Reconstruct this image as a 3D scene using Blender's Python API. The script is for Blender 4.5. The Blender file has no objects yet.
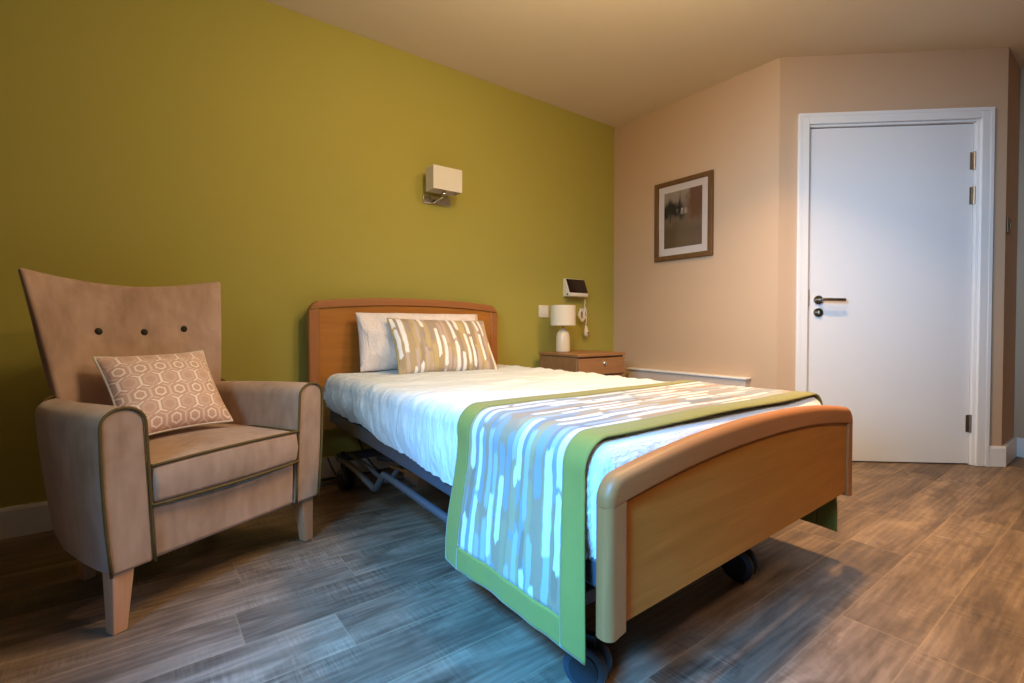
import bpy, bmesh, math, random
from mathutils import Vector, Matrix, noise as mn
random.seed(7)
SC = bpy.context.scene
COL = SC.collection
PI = math.pi

# ------------------------------------------------------------------ helpers
class MB:
    """collects shapes into one mesh"""
    def __init__(self):
        self.v = []; self.f = []; self.uv = {}
    def add(self, vs, fs, uvs=None):
        o = len(self.v)
        self.v += [tuple(p) for p in vs]
        for i, f in enumerate(fs):
            if uvs is not None:
                self.uv[len(self.f)] = [uvs[k] for k in f]
            self.f.append([k + o for k in f])
        return self
    def box(self, x0, x1, y0, y1, z0, z1):
        vs = [(x, y, z) for z in (z0, z1) for y in (y0, y1) for x in (x0, x1)]
        fs = [(0, 2, 3, 1), (4, 5, 7, 6), (0, 1, 5, 4), (2, 6, 7, 3), (0, 4, 6, 2), (1, 3, 7, 5)]
        return self.add(vs, fs)
    def prism(self, poly, d0, d1, axis='y'):
        """polygon (a,b) extruded; axis y: (a,z) swept in y; z: (x,y) swept in z; x: (y,z) swept in x"""
        n = len(poly)
        def P(a, b, d):
            return {'y': (a, d, b), 'z': (a, b, d), 'x': (d, a, b)}[axis]
        vs = [P(a, b, d0) for a, b in poly] + [P(a, b, d1) for a, b in poly]
        fs = [tuple(range(n))[::-1], tuple(range(n, 2 * n))]
        for i in range(n):
            j = (i + 1) % n
            fs.append((i, j, n + j, n + i))
        return self.add(vs, fs)
    def tube(self, pts, r, seg=8, closed=False, cap=True, flat=1.0):
        pts = [Vector(p) for p in pts]; n = len(pts)
        rr = r if isinstance(r, (list, tuple)) else [r] * n
        vs = []; fs = []; up = None
        for i in range(n):
            a = pts[(i - 1) % n] if (closed or i > 0) else pts[i]
            b = pts[(i + 1) % n] if (closed or i < n - 1) else pts[i]
            t = (b - a)
            t = t.normalized() if t.length > 1e-9 else Vector((0, 0, 1))
            if up is None:
                up = Vector((0, 0, 1)) if abs(t.z) < .9 else Vector((1, 0, 0))
            s = t.cross(up).normalized(); up = s.cross(t).normalized()
            for k in range(seg):
                an = 2 * PI * k / seg
                vs.append(pts[i] + s * math.cos(an) * rr[i] + up * math.sin(an) * rr[i] * flat)
        m = n if closed else n - 1
        for i in range(m):
            j = (i + 1) % n
            for k in range(seg):
                l = (k + 1) % seg
                fs.append((i * seg + k, i * seg + l, j * seg + l, j * seg + k))
        if cap and not closed:
            fs.append(tuple(range(seg))[::-1]); fs.append(tuple((n - 1) * seg + k for k in range(seg)))
        return self.add(vs, fs)
    def lathe(self, prof, c=(0, 0, 0), seg=32, axis='z', capped=True):
        vs = []; fs = []
        for r, h in prof:
            for k in range(seg):
                a = 2 * PI * k / seg
                p = (r * math.cos(a), r * math.sin(a), h)
                if axis == 'y': p = (p[0], p[2], p[1])
                if axis == 'x': p = (p[2], p[0], p[1])
                vs.append((p[0] + c[0], p[1] + c[1], p[2] + c[2]))
        n = len(prof)
        for i in range(n - 1):
            for k in range(seg):
                l = (k + 1) % seg
                fs.append((i * seg + k, i * seg + l, (i + 1) * seg + l, (i + 1) * seg + k))
        if capped:
            fs.append(tuple(range(seg))[::-1]); fs.append(tuple((n - 1) * seg + k for k in range(seg)))
        return self.add(vs, fs)
    def grid(self, nu, nv, fn, uvfn=None, keep=None):
        vs = [fn(i / (nu - 1), j / (nv - 1)) for j in range(nv) for i in range(nu)]
        uvs = [uvfn(i / (nu - 1), j / (nv - 1)) for j in range(nv) for i in range(nu)] if uvfn else None
        fs = []
        for j in range(nv - 1):
            for i in range(nu - 1):
                if keep and not keep((i + .5) / (nu - 1), (j + .5) / (nv - 1)): continue
                fs.append((j * nu + i, j * nu + i + 1, (j + 1) * nu + i + 1, (j + 1) * nu + i))
        return self.add(vs, fs, uvs)
    def build(self, name, mat, parent=None, smooth=False, bevel=0, bseg=2, sub=0, weld=0, solid=0, angle=35):
        me = bpy.data.meshes.new(name)
        me.from_pydata(self.v, [], self.f)
        if self.uv:
            ul = me.uv_layers.new(name='UVMap')
            for p in me.polygons:
                u = self.uv.get(p.index)
                if u:
                    for li, c in zip(p.loop_indices, u): ul.data[li].uv = c
        bm = bmesh.new(); bm.from_mesh(me)
        if weld: bmesh.ops.remove_doubles(bm, verts=bm.verts, dist=weld)
        loose = [v for v in bm.verts if not v.link_faces]
        if loose: bmesh.ops.delete(bm, geom=loose, context='VERTS')
        bmesh.ops.recalc_face_normals(bm, faces=bm.faces)
        bm.to_mesh(me); bm.free()
        o = bpy.data.objects.new(name, me); COL.objects.link(o)
        if mat: me.materials.append(mat)
        if parent: o.parent = parent
        if solid:
            m = o.modifiers.new('thick', 'SOLIDIFY'); m.thickness = solid; m.offset = 1
        if bevel:
            m = o.modifiers.new('bevel', 'BEVEL'); m.width = bevel; m.segments = bseg
            m.limit_method = 'ANGLE'; m.angle_limit = math.radians(angle)
        if sub:
            m = o.modifiers.new('sub', 'SUBSURF'); m.levels = sub; m.render_levels = sub
        if smooth or bevel or sub:
            for p in me.polygons: p.use_smooth = True
            if (bevel or not sub) and not (smooth == 'all'):
                try:
                    me.set_sharp_from_angle(angle=math.radians(50))
                except Exception: pass
        return o

def tag(o, label=None, cat=None, group=None, kind=None):
    if label: o['label'] = label
    if cat: o['category'] = cat
    if group: o['group'] = group
    if kind: o['kind'] = kind
    return o
def thing(name, label, cat, loc=(0, 0, 0), rz=0, group=None):
    o = bpy.data.objects.new(name, None); COL.objects.link(o)
    o.empty_display_size = .1
    o.location = loc; o.rotation_euler = (0, 0, rz)
    return tag(o, label, cat, group)
def struct(o):
    o['kind'] = 'structure'; return o
def catmull(pts, n=8):
    pts = [Vector(p) for p in pts]; out = []
    P = [pts[0] * 2 - pts[1]] + pts + [pts[-1] * 2 - pts[-2]]
    for i in range(1, len(P) - 2):
        for k in range(n):
            t = k / n
            a, b, c, d = P[i - 1:i + 3]
            out.append(.5 * ((2 * b) + (c - a) * t + (2 * a - 5 * b + 4 * c - d) * t * t + (3 * b - a - 3 * c + d) * t ** 3))
    out.append(pts[-1]); return out
def sm(a, b, x):
    t = min(1, max(0, (x - a) / (b - a))); return t * t * (3 - 2 * t)

# ------------------------------------------------------------------ node helper
class NT:
    def __init__(self, name):
        self.m = bpy.data.materials.new(name); self.m.use_nodes = True
        self.t = self.m.node_tree; self.t.nodes.clear()
        self.out = self.t.nodes.new('ShaderNodeOutputMaterial')
        self.b = self.t.nodes.new('ShaderNodeBsdfPrincipled')
        self.t.links.new(self.b.outputs[0], self.out.inputs[0])
    def n(self, typ, **kw):
        nd = self.t.nodes.new(typ)
        for k, v in kw.items(): setattr(nd, k, v)
        return nd
    def put(self, sock, val):
        if isinstance(val, bpy.types.NodeSocket): self.t.links.new(val, sock)
        elif val is not None:
            if isinstance(val, (tuple, list)) and len(val) == 3 and sock.type == 'RGBA': val = (*val, 1)
            sock.default_value = val
    def math(self, op, a, b=None, c=None, clamp=False):
        nd = self.n('ShaderNodeMath', operation=op, use_clamp=clamp)
        self.put(nd.inputs[0], a)
        if b is not None: self.put(nd.inputs[1], b)
        if c is not None: self.put(nd.inputs[2], c)
        return nd.outputs[0]
    def mix(self, f, a, b, mode='MIX'):
        nd = self.n('ShaderNodeMix', data_type='RGBA', blend_type=mode)
        self.put(nd.inputs[0], f); self.put(nd.inputs[6], a); self.put(nd.inputs[7], b)
        return nd.outputs[2]
    def smooth(self, x, lo, hi):
        nd = self.n('ShaderNodeMapRange', interpolation_type='SMOOTHSTEP')
        self.put(nd.inputs[0], x); nd.inputs[1].default_value = lo; nd.inputs[2].default_value = hi
        return nd.outputs[0]
    def ramp(self, f, stops, mode='LINEAR'):
        nd = self.n('ShaderNodeValToRGB'); cr = nd.color_ramp; cr.interpolation = mode
        while len(cr.elements) > 1: cr.elements.remove(cr.elements[-1])
        cr.elements[0].position = stops[0][0]; cr.elements[0].color = (*stops[0][1], 1)
        for p, c in stops[1:]:
            e = cr.elements.new(p); e.color = (*c, 1)
        self.put(nd.inputs[0], f); return nd.outputs[0]
    def obj(self): return self.n('ShaderNodeTexCoord').outputs['Object']
    def uvc(self): return self.n('ShaderNodeTexCoord').outputs['UV']
    def sep(self, v):
        nd = self.n('ShaderNodeSeparateXYZ'); self.put(nd.inputs[0], v); return nd.outputs
    def comb(self, x, y, z=0.0):
        nd = self.n('ShaderNodeCombineXYZ')
        self.put(nd.inputs[0], x); self.put(nd.inputs[1], y); self.put(nd.inputs[2], z); return nd.outputs[0]
    def map(self, v, scale=(1, 1, 1), loc=(0, 0, 0), rot=(0, 0, 0)):
        nd = self.n('ShaderNodeMapping'); self.put(nd.inputs[0], v)
        nd.inputs[1].default_value = loc; nd.inputs[2].default_value = rot; nd.inputs[3].default_value = scale
        return nd.outputs[0]
    def noise(self, v, scale=5, detail=3, rough=.5, dist=0, out=0):
        nd = self.n('ShaderNodeTexNoise'); self.put(nd.inputs['Vector'], v)
        nd.inputs['Scale'].default_value = scale; nd.inputs['Detail'].default_value = detail
        nd.inputs['Roughness'].default_value = rough; nd.inputs['Distortion'].default_value = dist
        return nd.outputs[out]
    def white(self, v):
        nd = self.n('ShaderNodeTexWhiteNoise', noise_dimensions='3D'); self.put(nd.inputs['Vector'], v)
        return nd.outputs
    def bump(self, h, strength=.3, dist=.01):
        nd = self.n('ShaderNodeBump'); self.put(nd.inputs['Height'], h)
        nd.inputs['Strength'].default_value = strength; nd.inputs['Distance'].default_value = dist
        self.t.links.new(nd.outputs[0], self.b.inputs['Normal'])
    def set(self, col=None, rough=None, metal=None, spec=None, sheen=None, coat=None):
        if col is not None: self.put(self.b.inputs['Base Color'], col)
        if rough is not None: self.put(self.b.inputs['Roughness'], rough)
        if metal is not None: self.put(self.b.inputs['Metallic'], metal)
        if spec is not None: self.put(self.b.inputs['Specular IOR Level'], spec)
        if sheen is not None:
            self.b.inputs['Sheen Weight'].default_value = sheen; self.b.inputs['Sheen Roughness'].default_value = .4
        if coat is not None: self.put(self.b.inputs['Coat Weight'], coat)
        return self.m

def plain(name, col, rough=.5, metal=0, spec=.4, var=.06, scale=8, bump=0, bscale=200, sheen=None):
    t = NT(name); co = t.obj()
    f = t.noise(co, scale, 3)
    c = t.mix(f, tuple(x * (1 - var) for x in col), tuple(min(1, x * (1 + var)) for x in col))
    if bump: t.bump(t.noise(co, bscale, 2), bump, .002)
    return t.set(c, rough, metal, spec, sheen)

def wood(name, dark, light, axis='x', rough=.4, scale=1.0, coat=0):
    t = NT(name); co = t.obj()
    st = {'x': (1.2, 14, 14), 'z': (14, 14, 1.2), 'y': (14, 1.2, 14)}[axis]
    v = t.map(co, tuple(s * scale for s in st))
    n1 = t.noise(v, 2.2, 5, .6, .6)
    st2 = {'x': (3, 140, 140), 'z': (140, 140, 3), 'y': (140, 3, 140)}[axis]
    n2 = t.noise(t.map(co, st2), 1.2, 2, .5)
    f = t.math('ADD', t.math('MULTIPLY', n1, .75), t.math('MULTIPLY', n2, .25))
    c = t.ramp(f, [(.3, dark), (.52, tuple((a + b) / 2 for a, b in zip(dark, light))), (.7, light)])
    t.bump(n2, .06, .001)
    return t.set(c, rough, 0, .4, None, coat)

M = {}
M['green'] = plain('olive_paint', (.42, .372, .082), .75, 0, .2, .03, 2, .05, 300)
M['beige'] = plain('beige_paint', (.55, .385, .255), .75, 0, .2, .03, 2, .05, 300)
M['ceil'] = plain('ceiling_paint', (.75, .65, .50), .85, 0, .1, .02, 2, .04, 250)
M['boxing'] = plain('boxing_paint', (.60, .50, .44), .5, 0, .3, .02, 3)
M['bronze'] = plain('dark_bronze', (.16, .11, .06), .45, .6, .4, .05, 20)
M['outer'] = plain('dark_unseen_wall', (.13, .105, .075), .8, 0, .2, .03, 2)  # unseen walls, kept dark to cut bounced light in the room
M['white'] = plain('white_gloss_paint', (.78, .78, .78), .4, 0, .4, .015, 4)
M['door'] = plain('door_white', (.76, .76, .77), .45, 0, .35, .02, 3)
M['chrome'] = plain('brushed_steel', (.36, .31, .25), .32, 1, .5, .08, 30)
M['chrome2'] = plain('polished_chrome', (.75, .73, .70), .12, 1, .5, .02, 30)
M['plastic'] = plain('white_plastic', (.78, .74, .66), .35, 0, .5, .02, 10)
M['dark'] = plain('black_rubber', (.015, .016, .02), .5, 0, .4, .1, 20)
M['screen'] = plain('dark_screen', (.022, .012, .010), .12, 0, .6, .2, 12)
M['rail'] = plain('slate_blue_metal', (.065, .078, .10), .4, .2, .5, .06, 6)
M['tubem'] = plain('silver_grey_metal', (.11, .12, .14), .38, .4, .5, .06, 6)
M['wheelm'] = plain('grey_wheel_rim', (.035, .045, .06), .35, .2, .5, .06, 6)
M['oak'] = wood('bed_oak', (.36, .133, .018), (.48, .193, .031), 'x', .5, 1, 0)
M['oakcap'] = wood('bed_oak_edge', (.32, .122, .036), (.41, .162, .054), 'x', .48, .8, 0)
M['oakv'] = wood('bed_oak_stile', (.32, .122, .036), (.43, .172, .056), 'z', .5, 1, 0)
M['walnut'] = wood('cabinet_wood', (.27, .13, .055), (.38, .195, .085), 'x', .42)
M['beech'] = wood('beech_leg', (.52, .27, .14), (.64, .36, .21), 'z', .4)
M['frame'] = wood('picture_wood', (.11, .050, .016), (.16, .078, .025), 'z', .45)
M['mat'] = plain('picture_mat', (.72, .62, .56), .8, 0, .2, .02, 6)
M['shade'] = plain('cream_lamp_shade', (.76, .71, .62), .85, 0, .2, .02, 10, .1, 400)
M['ceramic'] = plain('cream_ceramic', (.72, .64, .52), .22, 0, .5, .02, 10)
M['piping'] = plain('olive_piping', (.125, .078, .020), .7, 0, .3, .1, 40, .2, 500)
M['button'] = plain('dark_button', (.028, .026, .012), .7, 0, .3, .1, 40)
M['gpiping'] = plain('tan_piping', (.42, .33, .14), .8, 0, .2, .1, 40, .2, 500)
M['border'] = plain('lime_border', (.225, .215, .048), .85, 0, .2, .06, 20, .25, 600, .2)
M['matt'] = plain('mattress_cover', (.42, .42, .47), .7, 0, .3, .05, 10)

def mk_velvet():
    t = NT('taupe_velvet'); co = t.obj()
    n1 = t.noise(t.map(co, (1.0, 1.0, .8)), 5, 4, .55, .8)
    n2 = t.noise(t.map(co, (6, 6, 1.5)), 6, 3, .5)
    f = t.math('ADD', t.math('MULTIPLY', n1, .7), t.math('MULTIPLY', n2, .3))
    c = t.ramp(f, [(.32, (.32, .205, .140)), (.5, (.43, .29, .208)), (.70, (.53, .37, .285))])
    t.bump(t.noise(co, 500, 2), .12, .001)
    return t.set(c, .85, 0, .15, .35)
M['velvet'] = mk_velvet()

def mk_sheet(name, col):
    t = NT(name); co = t.obj()
    n = t.noise(t.map(co, (9, 26, 9)), 1.3, 4, .55, .6)
    n2 = t.noise(t.map(co, (5, 60, 14)), 1.0, 3, .5, .4)
    t.bump(t.math('ADD', n, t.math('MULTIPLY', n2, .7)), .8, .012)
    return t.set(col, .85, 0, .2, .2)
M['sheet'] = mk_sheet('white_cotton', (.61, .66, .70))

def mk_pillow():
    t = NT('pillow_cotton'); co = t.obj()
    n = t.noise(t.map(co, (14, 14, 9)), 1.1, 4, .55, 1.6)
    t.bump(n, .9, .018)
    return t.set((.84, .76, .75), .85, 0, .2, .2)
M['pillow'] = mk_pillow()

def mk_strokes(name, base, pale, wht, mus, k=1.0):
    t = NT(name); u0, v0, _ = t.sep(t.uvc())
    wob = t.noise(t.comb(t.math('MULTIPLY', u0, 3.0), t.math('MULTIPLY', v0, 3.0), 0.0), 2.0, 2)
    wob2 = t.noise(t.comb(t.math('MULTIPLY', u0, 60.0), t.math('MULTIPLY', v0, 12.0), 3.0), 1.5, 2)
    u = t.math('ADD', u0, t.math('MULTIPLY', t.math('SUBTRACT', wob, .5), .02))
    u = t.math('ADD', u, t.math('MULTIPLY', t.math('SUBTRACT', wob2, .5), .010))
    v = t.math('ADD', v0, t.math('MULTIPLY', t.math('SUBTRACT', wob2, .5), .05))
    def layer(w, ln, seed, p, fill):
        cu = t.math('ADD', t.math('DIVIDE', u, w), seed * 3.37); ci = t.math('FLOOR', cu); fu = t.math('FRACT', cu)
        r = t.white(t.comb(ci, seed * 1.7, .5))[0]
        sv = t.math('ADD', t.math('DIVIDE', v, ln), t.math('MULTIPLY', r, 9.0)); si = t.math('FLOOR', sv); fv = t.math('FRACT', sv)
        w2 = t.white(t.comb(ci, si, seed + .3)); rv = w2[0]
        pres = t.math('LESS_THAN', rv, p)
        du = t.math('ABSOLUTE', t.math('SUBTRACT', fu, .5)); dv = t.math('ABSOLUTE', t.math('SUBTRACT', fv, .5))
        mu = t.math('SUBTRACT', 1.0, t.smooth(du, fill * .5 - .10, fill * .5 + .02))
        e = t.math('ADD', dv, t.math('MULTIPLY', t.math('MULTIPLY', du, du), .35))
        mv = t.math('SUBTRACT', 1.0, t.smooth(e, .43, .49))
        return t.math('MULTIPLY', t.math('MULTIPLY', mu, mv), pres), w2[1]
    c = base
    m, cr = layer(.040 * k, .30 * k, 1, .8, .95); r1 = t.sep(cr)
    c = t.mix(m, c, t.ramp(r1[0], [(0, mus), (.16, pale), (.42, base), (.56, pale), (.74, tuple(x * .72 for x in pale)), (.88, tuple(x * .7 for x in base))], 'CONSTANT'))
    m, cr = layer(.030 * k, .22 * k, 2, .55, .85); r1 = t.sep(cr)
    c = t.mix(t.math('MULTIPLY', m, .9), c, t.ramp(r1[1], [(0, pale), (.4, tuple(x * .8 for x in pale)), (.7, mus)], 'CONSTANT'))
    m, cr = layer(.027 * k, .24 * k, 5, .45, .75); r1 = t.sep(cr)
    c = t.mix(t.math('MULTIPLY', m, .85), c, t.ramp(r1[0], [(0, tuple(x * 1.45 for x in pale)), (.4, tuple(x * .8 for x in base)), (.65, tuple(x * 1.2 for x in pale))], 'CONSTANT'))
    m, cr = layer(.036 * k, .19 * k, 3, .40, .62)
    c = t.mix(m, c, wht)
    m, cr = layer(.047 * k, .26 * k, 4, .22, .55)
    c = t.mix(m, c, wht)
    t.bump(t.noise(t.uvc(), 260, 2), .2, .002)
    return t.set(c, .7, 0, .25, .25)
M['strokes'] = mk_strokes('brush_stroke_fabric', (.30, .215, .135), (.225, .26, .29), (.59, .60, .61), (.33, .26, .14))
M['strokes2'] = mk_strokes('brush_stroke_pillow', (.46, .35, .21), (.38, .30, .27), (.86, .85, .86), (.54, .42, .22), .95)

def mk_hex():
    t = NT('trellis_fabric'); u, v, _ = t.sep(t.uvc())
    pu, pv = .058, .050
    row = t.math('FLOOR', t.math('DIVIDE', v, pv))
    fv = t.math('MULTIPLY', t.math('SUBTRACT', t.math('FRACT', t.math('DIVIDE', v, pv)), .5), pv)
    odd = t.math('MODULO', t.math('ABSOLUTE', row), 2.0)
    half = t.math('MULTIPLY', t.math('FLOOR', t.math('MULTIPLY', row, .5)), .5)
    cu = t.math('ADD', t.math('DIVIDE', u, pu), t.math('ADD', half, t.math('MULTIPLY', odd, .25)))
    fu = t.math('MULTIPLY', t.math('SUBTRACT', t.math('FRACT', cu), .5), pu)
    au = t.math('ABSOLUTE', fu); av = t.math('ABSOLUTE', fv)
    hx = t.math('MAXIMUM', au, t.math('ADD', t.math('MULTIPLY', au, .5), t.math('MULTIPLY', av, .866)))
    def ring(r, w):
        d = t.math('ABSOLUTE', t.math('SUBTRACT', hx, r))
        return t.math('SUBTRACT', 1.0, t.smooth(d, w * .5, w))
    big = t.math('MAXIMUM', ring(.0275, .0030), t.math('MULTIPLY', ring(.0165, .005), .22))
    small = t.math('MAXIMUM', ring(.0135, .0032), t.math('MULTIPLY', ring(.0275, .0026), .55))
    m = t.math('ADD', t.math('MULTIPLY', big, odd), t.math('MULTIPLY', small, t.math('SUBTRACT', 1.0, odd)))
    c = t.mix(m, (.66, .43, .34), (.97, .84, .74))
    t.bump(t.math('ADD', m, t.noise(t.uvc(), 300, 2)), .25, .002)
    return t.set(c, .6, 0, .35, .3)
M['hex'] = mk_hex()

def mk_floor():
    t = NT('oak_plank_floor'); co = t.obj(); x, y, z = t.sep(co)
    W, Ln = .1725, 1.22
    ry = t.math('DIVIDE', t.math('ADD', y, 1.265), W); row = t.math('FLOOR', ry); fy = t.math('FRACT', ry)
    off = t.math('ADD', t.math('MULTIPLY', t.math('MULTIPLY', row, row), .285), t.math('MULTIPLY', row, .06))
    rx = t.math('DIVIDE', t.math('SUBTRACT', t.math('ADD', x, 2.83), off), Ln); cx = t.math('FLOOR', rx); fx = t.math('FRACT', rx)
    wn = t.white(t.comb(row, cx, .7)); rnd = wn[0]; rc = t.sep(wn[1])
    # plank-local coords shifted per plank
    px = t.math('ADD', x, t.math('MULTIPLY', rnd, 31.0)); py = t.math('ADD', y, t.math('MULTIPLY', rc[1], 17.0))
    v = t.comb(px, py, 0.0)
    big = t.noise(t.map(v, (1.6, 6, 1)), 1.4, 5, .6, 1.0)
    ring = t.n('ShaderNodeTexWave', wave_type='BANDS', bands_direction='Y')
    t.put(ring.inputs['Vector'], t.map(v, (.55, 5.0, 1)))
    ring.inputs['Scale'].default_value = 2.6; ring.inputs['Distortion'].default_value = 9; ring.inputs['Detail'].default_value = 3
    ring.inputs['Detail Scale'].default_value = 1.1
    fine = t.noise(t.map(v, (3.5, 62, 1)), 1, 4, .68)
    saw = t.noise(t.map(v, (150, 9, 1), rot=(0, 0, .10)), 1, 2, .5)
    sawm = t.smooth(t.noise(t.map(v, (2.2, 4, 1), (5, 3, 0)), 1.3, 2), .42, .66)
    dark = t.smooth(t.noise(t.map(v, (2.6, 8, 1), (9, 1, 0)), 1.2, 4, .6, .8), .50, .70)
    f = t.math('ADD', t.math('MULTIPLY', big, .72), t.math('MULTIPLY', ring.outputs[1], .05))
    f = t.math('ADD', f, t.math('MULTIPLY', fine, .36))
    f = t.math('ADD', f, t.math('MULTIPLY', t.math('MULTIPLY', t.math('SUBTRACT', saw, .45), sawm), .40))
    f = t.math('ADD', f, t.math('MULTIPLY', t.math('SUBTRACT', rnd, .5), .16))
    c = t.ramp(f, [(.28, (.032, .022, .015)), (.44, (.105, .073, .050)), (.58, (.185, .130, .088)), (.77, (.32, .230, .158))])
    c = t.mix(t.math('MULTIPLY', dark, .5), c, (.085, .055, .035))
    # joints, with the glint on their bevels painted in as a lighter line
    ey = t.math('MULTIPLY', t.math('MINIMUM', fy, t.math('SUBTRACT', 1.0, fy)), W)
    ex = t.math('MULTIPLY', t.math('MINIMUM', fx, t.math('SUBTRACT', 1.0, fx)), Ln)
    e = t.math('MINIMUM', ey, ex)
    jl = t.math('SUBTRACT', 1.0, t.smooth(e, .0010, .0030))
    c = t.mix(t.math('MULTIPLY', jl, .32), c, (.40, .28, .17))
    h = t.math('ADD', t.math('MULTIPLY', t.smooth(e, 0, .003), .6), t.math('MULTIPLY', t.math('ADD', fine, t.math('MULTIPLY', t.math('MULTIPLY', saw, sawm), 1.2)), .35))
    t.bump(h, .35, .003)
    ro = t.math('ADD', .38, t.math('MULTIPLY', fine, .22))
    return t.set(c, ro, 0, .4)
M['floor'] = mk_floor()

def mk_art():
    t = NT('abstract_print'); u, v, _ = t.sep(t.uvc()); uv = t.comb(u, v, 0.0)
    n1 = t.noise(t.map(uv, (7, 1.6, 1)), 1, 4, .6, .6); n2 = t.noise(t.map(uv, (3, 2.4, 1), (3, 1, 0)), 1.5, 5, .62, .8)
    uw = t.math('ADD', u, t.math('MULTIPLY', t.math('SUBTRACT', n2, .5), .5)); vw = t.math('ADD', v, t.math('MULTIPLY', t.math('SUBTRACT', n1, .5), .55))
    c = t.ramp(vw, [(0, (.17, .11, .065)), (.3, (.15, .095, .055)), (.55, (.19, .125, .075)), (.78, (.25, .19, .14)), (1, (.34, .27, .20))])
    # rust area, upper right
    r = t.math('MULTIPLY', t.smooth(uw, .56, .74), t.smooth(vw, .42, .62))
    c = t.mix(t.math('MULTIPLY', r, .9), c, (.13, .05, .018))
    # near-black area, left of centre
    dv = t.math('ABSOLUTE', t.math('SUBTRACT', vw, .66))
    d = t.math('MULTIPLY', t.math('SUBTRACT', 1.0, t.smooth(dv, .06, .20)), t.math('SUBTRACT', 1.0, t.smooth(uw, .40, .62)))
    c = t.mix(t.math('MULTIPLY', d, .95), c, (.014, .011, .008))
    # ochre lower left
    lo = t.math('MULTIPLY', t.math('SUBTRACT', 1.0, t.smooth(uw, .2, .5)), t.math('SUBTRACT', 1.0, t.smooth(vw, .25, .5)))
    c = t.mix(t.math('MULTIPLY', lo, .6), c, (.10, .065, .02))
    # pale dabs at the centre
    w = t.math('MULTIPLY', t.smooth(n1, .50, .58), t.math('SUBTRACT', 1.0, t.smooth(t.math('ABSOLUTE', t.math('SUBTRACT', v, .63)), .03, .07)))
    w = t.math('MULTIPLY', w, t.math('SUBTRACT', 1.0, t.smooth(t.math('ABSOLUTE', t.math('SUBTRACT', u, .5)), .10, .2)))
    c = t.mix(w, c, (.58, .50, .40))
    return t.set(c, .7, 0, .2)
M['art'] = mk_art()
def mk_glass():
    t = NT('picture_glass')
    t.b.inputs['Base Color'].default_value = (1, 1, 1, 1); t.b.inputs['Roughness'].default_value = .05
    t.b.inputs['Transmission Weight'].default_value = 1; t.b.inputs['IOR'].default_value = 1.05
    return t.m
M['glass'] = mk_glass()

# ------------------------------------------------------------------ room
H = 2.4; L = 1.2758; A = 1.2512
AN = math.radians(48.162)
E = Vector((math.sin(AN), -math.cos(AN), 0)); N = Vector((-math.cos(AN), -math.sin(AN), 0))  # along door wall / into room
O = Vector((0, -L, 0)); C3 = O + E * A
XW, YS, XE = -4.15, -4.7, 1.32
def door_pt(s, d, z): return O + E * s + N * d + Vector((0, 0, z))
def dbox(mb, s0, s1, d0, d1, z0, z1):
    vs = [door_pt(s, d, z) for z in (z0, z1) for d in (d0, d1) for s in (s0, s1)]
    fs = [(0, 2, 3, 1), (4, 5, 7, 6), (0, 1, 5, 4), (2, 6, 7, 3), (0, 4, 6, 2), (1, 3, 7, 5)]
    mb.add(vs, fs); return mb
T = .12
struct(MB().box(XW, XE + .2, YS, .12, -.1, 0).build('floor', M['floor']))
struct(MB().box(XW, XE + .2, YS, .12, H, H + .1).build('ceiling', M['ceil']))
struct(MB().box(XW, .12, 0, T, 0, H).build('wall_back', M['green']))
# beige wall, its free end mitred into the splayed door wall
wr = MB(); wr.prism([(0, 0), (0, -L), (.12, -L + .0537), (.12, 0)], 0, H, 'z'); struct(wr.build('wall_right', M['beige']))
wd = MB()
dbox(wd, 0.0, .125, -.12, 0, 0, H); dbox(wd, 1.155, A, -.12, 0, 0, H); dbox(wd, .125, 1.155, -.12, 0, 2.03, H)
struct(wd.build('wall_door', M['beige']))
wc = MB().box(C3.x, XE, C3.y, C3.y + .1, 0, H); struct(wc.build('wall_corridor', M['beige']))
struct(MB().box(XE, XE + .12, YS, C3.y + .1, 0, H).build('wall_end', M['beige']))
struct(MB().box(XW, XE, YS, YS + .1, 0, H).build('wall_front', M['outer']))
# left wall with a window opening (behind the camera's left)
WY0, WY1, WZ0, WZ1 = -3.00, -1.80, .85, 2.28
wl = MB()
wl.box(XW, XW + .1, YS + .1, WY0, 0, H).box(XW, XW + .1, WY1, 0, 0, H).box(XW, XW + .1, WY0, WY1, 0, WZ0).box(XW, XW + .1, WY0, WY1, WZ1, H)
struct(wl.build('wall_left', M['outer']))
wf = MB()
wf.box(XW + .02, XW + .08, WY0, WY0 + .05, WZ0, WZ1).box(XW + .02, XW + .08, WY1 - .05, WY1, WZ0, WZ1)
wf.box(XW + .02, XW + .08, WY0 + .05, WY1 - .05, WZ0, WZ0 + .05).box(XW + .02, XW + .08, WY0 + .05, WY1 - .05, WZ1 - .05, WZ1)
struct(wf.build('window_1', M['white'], bevel=.004))

BH = .117
def bb_profile(): return [(0, 0), (.016, 0), (.016, BH - .012), (.010, BH), (0, BH)]
b = MB(); b.prism([(-a, z) for a, z in bb_profile()], XW + .1, 0, 'x'); struct(b.build('baseboard_back', M['white']))
b = MB(); b.prism([(-a, z) for a, z in bb_profile()], -L, -.016, 'y')
struct(b.build('baseboard_right', M['white']))
b = MB()
vs = []; pr = bb_profile()
for s in (1.169, A + .012): vs += [door_pt(s, a, z) for a, z in pr]
n = len(pr); b.add(vs, [tuple(range(n))[::-1], tuple(range(n, 2 * n))] + [(i, (i + 1) % n, n + (i + 1) % n, n + i) for i in range(n)])
struct(b.build('baseboard_door', M['white']))
b = MB(); b.prism([(C3.y - a, z) for a, z in pr], C3.x + .004, XE, 'x'); struct(b.build('baseboard_corridor', M['white']))
b = MB(); b.prism([(XE - a, z) for a, z in pr], YS + .1, C3.y - .016, 'y'); struct(b.build('baseboard_end', M['white']))
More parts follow.
